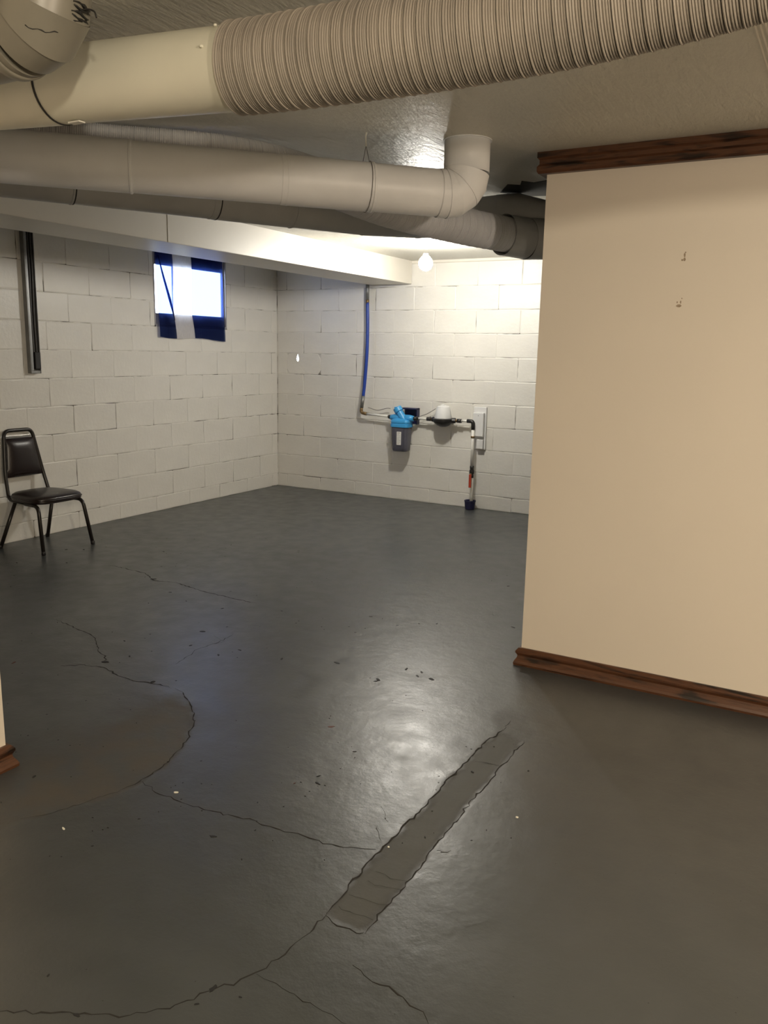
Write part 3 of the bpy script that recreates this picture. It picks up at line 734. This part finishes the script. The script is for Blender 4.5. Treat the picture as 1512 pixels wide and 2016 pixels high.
# ------------------------------------------------------------------ chair by the left wall
ch = thing('stacking_chair', 'dark brown vinyl stacking chair with tube frame against the block wall', 'chair', (0.3, -3.1, 0))
TUB = 0.0130
def foot(x, y, dx, dy, leg): MB().lathe((x, y, 0), [(0.012, 0.001), (0.0145, 0.003), (0.0145, 0.022), (0.0125, 0.026)], 14).build('foot_cap', M_blk_pl, leg)
SZ = 0.325
for (fx, fy, tx, ty) in ((0.505, -3.292, 0.448, -3.268), (0.515, -2.884, 0.455, -2.905)):
    lg = MB().tube(fillet([(fx, fy, 0.004), (tx, ty, SZ), (0.30, ty + (0.012 if ty < -3 else -0.012), SZ)], 0.05, 8), TUB, 14).build('leg', M_frame, ch); foot(fx, fy, 0, 0, lg)
for (fx, fy, tx, ty) in ((0.100, -3.326, 0.165, -3.232), (0.065, -2.911, 0.150, -2.912)):
    lg = MB().tube([(fx, fy, 0.004), (tx, ty, SZ)], TUB, 14).build('leg', M_frame, ch); foot(fx, fy, 0, 0, lg)
bl = [(0.40, -3.255, SZ + 0.004), (0.105, -3.238, SZ + 0.006), (0.060, -3.222, 0.50), (0.030, -3.190, 0.802), (0.030, -2.966, 0.802), (0.060, -2.915, 0.50), (0.105, -2.900, SZ + 0.006), (0.40, -2.915, SZ + 0.004)]
MB().tube(fillet(bl, 0.045, 8), TUB, 14).build('back_frame', M_frame, ch)
MB().tube([(0.16, -3.235, SZ), (0.155, -2.905, SZ)], 0.009, 10).build('cross_bar', M_frame, ch)
# seat cushion: rounded trapezoid, domed
def superring(n, f): return [f(2 * math.pi * i / n) for i in range(n)]
def seat_pt(a, s, z):
    c, q = math.cos(a), math.sin(a); e = 0.55
    u = math.copysign(abs(c) ** e, c) * s; v = math.copysign(abs(q) ** e, q) * s
    hw = 0.196 + 0.020 * u; x = 0.300 + 0.197 * u
    return (x, -3.094 + hw * v, z)
sm = MB(); n = 40; vs = []; fs = []
lev = [(0.90, SZ + 0.010), (0.985, SZ + 0.016), (1.0, SZ + 0.026), (0.985, SZ + 0.032), (1.0, SZ + 0.040), (0.97, SZ + 0.052), (0.88, SZ + 0.063), (0.65, SZ + 0.071), (0.3, SZ + 0.075)]
for s, z in lev: vs += [seat_pt(2 * math.pi * i / n, s, z) for i in range(n)]
for j in range(len(lev) - 1): fs += [(j * n + i, j * n + (i + 1) % n, (j + 1) * n + (i + 1) % n, (j + 1) * n + i) for i in range(n)]
fs += [tuple(range(n))[::-1], tuple((len(lev) - 1) * n + i for i in range(n))]
seat = sm.add(vs, fs, True).build('seat', M_vinyl, ch)
pp = [Vector(seat_pt(2 * math.pi * i / n, 1.003, SZ + 0.035)) for i in range(n + 1)]
MB().tube(pp, 0.004, 8, caps=False).build('piping', M_vinyl, seat)
# backrest pad between the uprights
vs = []; fs = []; NU, NV = 14, 14
def bpad(u, v, side):
    z = 0.478 + 0.268 * v; xb = 0.060 - 0.030 * (z - 0.50) / 0.302
    yl = -3.222 + 0.032 * max(0, (z - 0.50) / 0.302); yr = -2.915 - 0.051 * max(0, (z - 0.50) / 0.302)
    m = min(1, 1 - (2 * u - 1) ** 4) * min(1, 1 - (2 * v - 1) ** 6)
    return (xb + side * (0.006 + 0.026 * m * (1 if side > 0 else 0.2)), yl + 0.004 + (yr - yl - 0.008) * u, z)
for side in (1, -1):
    k = len(vs); vs += [bpad(i / NU, j / NV, side) for j in range(NV + 1) for i in range(NU + 1)]
    fs += [(k + j * (NU + 1) + i, k + j * (NU + 1) + i + 1, k + (j + 1) * (NU + 1) + i + 1, k + (j + 1) * (NU + 1) + i) for j in range(NV) for i in range(NU)]
N1 = NU + 1; K = N1 * (NV + 1)
ring = [i for i in range(N1)] + [j * N1 + NU for j in range(1, NV + 1)] + [NV * N1 + i for i in range(NU - 1, -1, -1)] + [j * N1 for j in range(NV - 1, 0, -1)]
fs += [(a, b, b + K, a + K) for a, b in zip(ring, ring[1:] + ring[:1])]
MB().add(vs, fs, True).build('backrest', M_vinyl, ch, sharp=60)
MB().rbox(0.026, 0.034, -3.183, -2.977, 0.748, 0.766, 0.002).build('chrome_strip', M_chrome, ch, 'shiny chrome strip')

# ------------------------------------------------------------------ steel channel with cables on the left wall
sc = thing('wall_channel', 'galvanised steel channel holding black cables on the block wall', 'channel', (0.03, -2.89, 1.2))
y0, y1 = -2.945, -2.862
MB().rbox(0.006, 0.012, y0, y1, 1.195, H, 0.001).build('back_plate', M_galv, sc)
for ya in (y0, y1 - 0.005): MB().rbox(0.012, 0.045, ya, ya + 0.005, 1.195, H, 0.001).build('side_flange', M_galv, sc)
MB().rbox(0.012, 0.043, y0 + 0.005, y1 - 0.005, 1.195, 1.215, 0.002).build('end_cap', M_galv, sc)
MB().rbox(0.040, 0.046, y0 + 0.005, y0 + 0.022, 1.215, H, 0.001).build('front_lip', M_galv, sc)
for ya, w in ((-2.905, 0.0085), (-2.882, 0.0085)):
    MB().tube(spline([(0.032, ya, 1.30), (0.030, ya - 0.003, 1.6), (0.032, ya + 0.002, 1.9), (0.03, ya, H)], 8), w, 10).build('cable', M_blk_pl, sc)
MB().rbox(0.018, 0.056, -2.915, -2.868, 1.225, 1.345, 0.005).build('connector', M_black, sc)

# ------------------------------------------------------------------ water filter line on the back wall
PYW = -0.075
hs = thing('water_hose', 'bright blue water hose hanging down the block wall from the beam', 'hose', (1.09, -0.03, 0.83))
MB().tube([(1.085, -0.04, 2.05), (1.085, -0.04, 1.865)], 0.0165, 14).build('grey_sleeve', M_galv, hs)
MB().lathe((1.087, -0.042, 1.845), [(0.012, -0.012), (0.016, -0.010), (0.016, 0.022), (0.012, 0.025)], 14).build('brass_fitting', M_brass, hs)
MB().tube(spline([(1.087, -0.042, 1.85), (1.098, -0.05, 1.6), (1.096, -0.055, 1.35), (1.082, -0.06, 1.12), (1.068, -0.065, 0.965)], 8), 0.0155, 14).build('blue_tube', M_hose, hs)
MB().tube([(1.068, -0.065, 0.975), (1.056, -0.07, 0.86)], 0.0165, 14).build('grey_sleeve', M_galv, hs)
MB().tube(fillet([(1.056, -0.07, 0.868), (1.052, -0.073, 0.815), (1.115, PYW, 0.806)], 0.03, 6), 0.0155, 14).build('elbow_fitting', M_brass, hs)

sp = thing('water_pipe', 'pale water pipe dropping down the block wall with red lever valve', 'pipe', (2.235, PYW, 0))
ZP = 0.795
tag(MB().tube([(1.116, PYW, 0.806), (1.362, PYW, ZP)], 0.0105, 14).build('water_pipe', M_pipe), 'short pale water pipe between blue hose and blue filter', 'pipe')
tag(MB().tube([(1.667, PYW, ZP), (1.762, PYW, ZP)], 0.0105, 14).build('water_pipe', M_pipe), 'short pale water pipe between blue filter and black meter', 'pipe')
MB().tube([(2.108, PYW, ZP + .002), (2.20, PYW, ZP + 0.004)], 0.0105, 14).build('pipe_run', M_pipe, sp)
MB().tube(fillet([(2.165, PYW, ZP + 0.004), (2.222, PYW, ZP + 0.004), (2.224, PYW, 0.725)], 0.03, 6), 0.0175, 14).build('elbow', M_blk_pl, sp)
MB().tube([(2.224, PYW, 0.74), (2.228, PYW, 0.385)], 0.0145, 14).build('down_pipe', M_pipe, sp)
MB().tube([(2.2245, PYW, 0.668), (2.2247, PYW, 0.652)], 0.0185, 14).build('clip', M_brass, sp)
MB().tube([(2.229, PYW, 0.31), (2.236, PYW, 0.015)], 0.0145, 14).build('down_pipe', M_pipe, sp)
vb = MB().lathe((2.228, PYW, 0.345), [(0.012, -0.055), (0.019, -0.053), (0.019, -0.030), (0.016, -0.026), (0.022, -0.012), (0.022, 0.012), (0.016, 0.026), (0.019, 0.030), (0.019, 0.053), (0.012, 0.055)], 14).build('valve_body', M_blk_pl, sp)
MB().tube([(2.228, PYW - 0.02, 0.33), (2.230, PYW - 0.034, 0.322)], 0.007, 10).build('valve_stem', M_brass, vb)
MB().rbox(2.219, 2.243, PYW - 0.042, PYW - 0.034, 0.205, 0.325, 0.003).build('valve_lever', M_red, vb, 'red valve lever')

cup = MB(); pr = [(0.040, 0.002), (0.044, 0.004), (0.050, 0.070), (0.053, 0.072), (0.053, 0.082), (0.046, 0.082), (0.040, 0.012)]
cup.lathe((2.225, PYW - 0.005, 0.002), pr, 18, smooth=False)
tag(cup.build('pipe_cup', M_navy), 'dark blue plastic cup round the pipe foot at floor', 'cup')

# filter: blue head with slanted cap, smoky housing with paper label, wall bracket
FX, FY = 1.515, -0.105
wf = thing('water_filter', 'blue topped water filter with smoky grey housing on the wall', 'water filter', (FX, FY, 0.49))
def rect_lathe(hw, hd, levels, n=32, e=0.45):
    m = MB(); vs = []; fs = []
    for s, z in levels:
        for i in range(n):
            a = 2 * math.pi * i / n; c, q = math.cos(a), math.sin(a)
            vs.append((FX + math.copysign(abs(c) ** e, c) * hw * s, FY + math.copysign(abs(q) ** e, q) * hd * s, z))
    for j in range(len(levels) - 1): fs += [(j * n + i, j * n + (i + 1) % n, (j + 1) * n + (i + 1) % n, (j + 1) * n + i) for i in range(n)]
    fs += [tuple(range(n))[::-1], tuple((len(levels) - 1) * n + i for i in range(n))]
    return m.add(vs, fs, True)
hsg = rect_lathe(0.088, 0.062, [(0.55, 0.482), (0.78, 0.484), (0.88, 0.494), (0.90, 0.52), (0.97, 0.60), (1.0, 0.685), (1.0, 0.712)]).build('housing', M_smoke, wf, sharp=50)
MB().rbox(FX - 0.016, FX + 0.030, FY - 0.0655, FY - 0.060, 0.545, 0.668, 0.0015).build('paper_label', M_label, hsg, 'small white printed paper label')
mb = MB()
for k in range(7): mb.box(FX - 0.010, FX + (0.024 if k % 3 else 0.014), FY - 0.0660, FY - 0.0656, 0.558 + k * 0.014, 0.561 + k * 0.014)
mb.box(FX - 0.008, FX + 0.020, FY - 0.0660, FY - 0.0656, 0.654, 0.660)
mb.build('label_text', M_print, hsg)
for k in (-1, 1): MB().rbox(FX + k * 0.052 - 0.004, FX + k * 0.052 + 0.004, FY - 0.067, FY - 0.060, 0.51, 0.69, 0.002).build('housing_rib', M_smoke, hsg)
hd = rect_lathe(0.096, 0.070, [(0.93, 0.706), (1.0, 0.710), (1.0, 0.736), (0.93, 0.740), (0.97, 0.745), (0.97, 0.768), (0.88, 0.776), (0.5, 0.79)]).build('filter_head', M_blue_pl, wf, sharp=50)
MB().tube([(FX - 0.115, FY, ZP - 0.003), (FX - 0.075, FY, ZP - 0.003), (FX + 0.08, FY, ZP - 0.003), (FX + 0.125, FY, ZP - 0.003)], [0.024, 0.032, 0.032, 0.024], 18).build('inlet_body', M_blue_pl, wf)
tip = Vector((FX - 0.052, FY - 0.005, 0.885)); root = Vector((FX + 0.035, FY - 0.005, 0.765)); dd = (tip - root).normalized()
MB().tube([root, root + dd * 0.10, root + dd * 0.104, tip - dd * 0.006, tip], [0.036, 0.033, 0.042, 0.042, 0.036], 18).build('slanted_cap', M_blue_pl, wf, sharp=40)
MB().rbox(tip.x - 0.012, tip.x + 0.012, tip.y - 0.03, tip.y + 0.03, tip.z - 0.004, tip.z + 0.008, 0.003).build('cap_grip', M_blue_pl, wf)
for s in (-1, 1): MB().tube([(FX + s * 0.115, FY, ZP - 0.003), (FX + s * 0.150, FY + 0.03, ZP - 0.002)], 0.019, 14).build('union_nut', M_blk_pl, wf)
bk = MB().rbox(FX - 0.02, FX + 0.135, -0.012, -0.0065, 0.735, 0.885, 0.002); bk.rbox(FX - 0.02, FX + 0.135, -0.085, -0.006, 0.872, 0.885, 0.002); bk.rbox(FX + 0.125, FX + 0.135, -0.06, -0.006, 0.735, 0.885, 0.002)
bk.build('wall_bracket', M_navy, wf)

# meter with a white cone and a black body
MX = 1.935
wmtr = thing('water_meter', 'black inline water meter under a white plastic cone', 'water meter', (MX, PYW - 0.02, 0.74))
MB().lathe((MX, PYW - 0.02, 0), [(0.03, 0.738), (0.055, 0.748), (0.088, 0.776), (0.092, 0.786), (0.092, 0.806), (0.078, 0.812)], 22).build('meter_body', M_blk_pl, wmtr, sharp=40)
MB().lathe((MX, PYW - 0.02, 0), [(0.078, 0.812), (0.079, 0.822), (0.060, 0.905), (0.057, 0.916), (0.045, 0.922), (0.012, 0.924)], 24).build('cone_cover', M_white_pl, wmtr, sharp=45)
MB().rbox(MX - 0.02, MX + 0.02, PYW - 0.05, PYW + 0.005, 0.921, 0.934, 0.004).build('cover_tab', M_white_pl, wmtr)
for s in (-1, 1):
    MB().tube([(MX + s * 0.07, PYW - 0.01, ZP), (MX + s * 0.115, PYW, ZP)], 0.024, 8, smooth=False).build('union_nut', M_blk_pl, wmtr)
    MB().tube([(MX + s * 0.112, PYW, ZP), (MX + s * 0.135, PYW, ZP)], 0.0145, 14).build('brass_tail', M_brass, wmtr)
    MB().tube([(MX + s * 0.133, PYW, ZP), (MX + s * 0.172, PYW, ZP)], 0.0185, 14).build('end_fitting', M_blk_pl, wmtr)

# thin signal wires
tag(MB().tube(spline([(1.118, -0.055, 0.866), (1.14, -0.05, 0.861), (1.22, -0.045, 0.845), (1.32, -0.05, 0.868), (1.36, -0.05, 0.868)], 8), 0.0032, 6).build('signal_wire', M_wire), 'thin grey wire arching from hose fitting to blue filter', 'wire')
tag(MB().tube(spline([(1.688, -0.07, 0.815), (1.74, -0.05, 0.835), (1.80, -0.05, 0.868), (1.842, -0.06, 0.892)], 8), 0.0032, 6).build('signal_wire', M_wire), 'thin grey wire rising from blue filter to white cone', 'wire')
tag(MB().tube(spline([(1.03, -0.012, 0.90), (1.034, -0.012, 1.1), (1.055, -0.012, 1.4), (1.075, -0.012, 1.7), (1.08, -0.012, 1.995)], 8), 0.003, 6).build('signal_wire', M_wire), 'thin grey wire running down the wall behind blue hose', 'wire')

# white surface raceway box behind the down pipe
rc = thing('outlet_box', 'white surface mounted electrical box and cover behind the water pipe', 'electrical box', (2.26, -0.02, 0.56))
MB().rbox(2.205, 2.325, -0.022, -0.006, 0.548, 0.925, 0.003).build('back_plate', M_white_pl, rc)
MB().rbox(2.212, 2.312, -0.058, -0.0221, 0.665, 0.875, 0.004).build('cover', M_white_pl, rc)
MB().rbox(2.250, 2.312, -0.050, -0.0221, 0.553, 0.638, 0.004).build('lower_cover', M_white_pl, rc)
MB().lathe((2.262, -0.0585, 0.85), [(0.003, -0.001), (0.004, 0.0)], 10, axis='Y').build('screw', M_galv, rc)
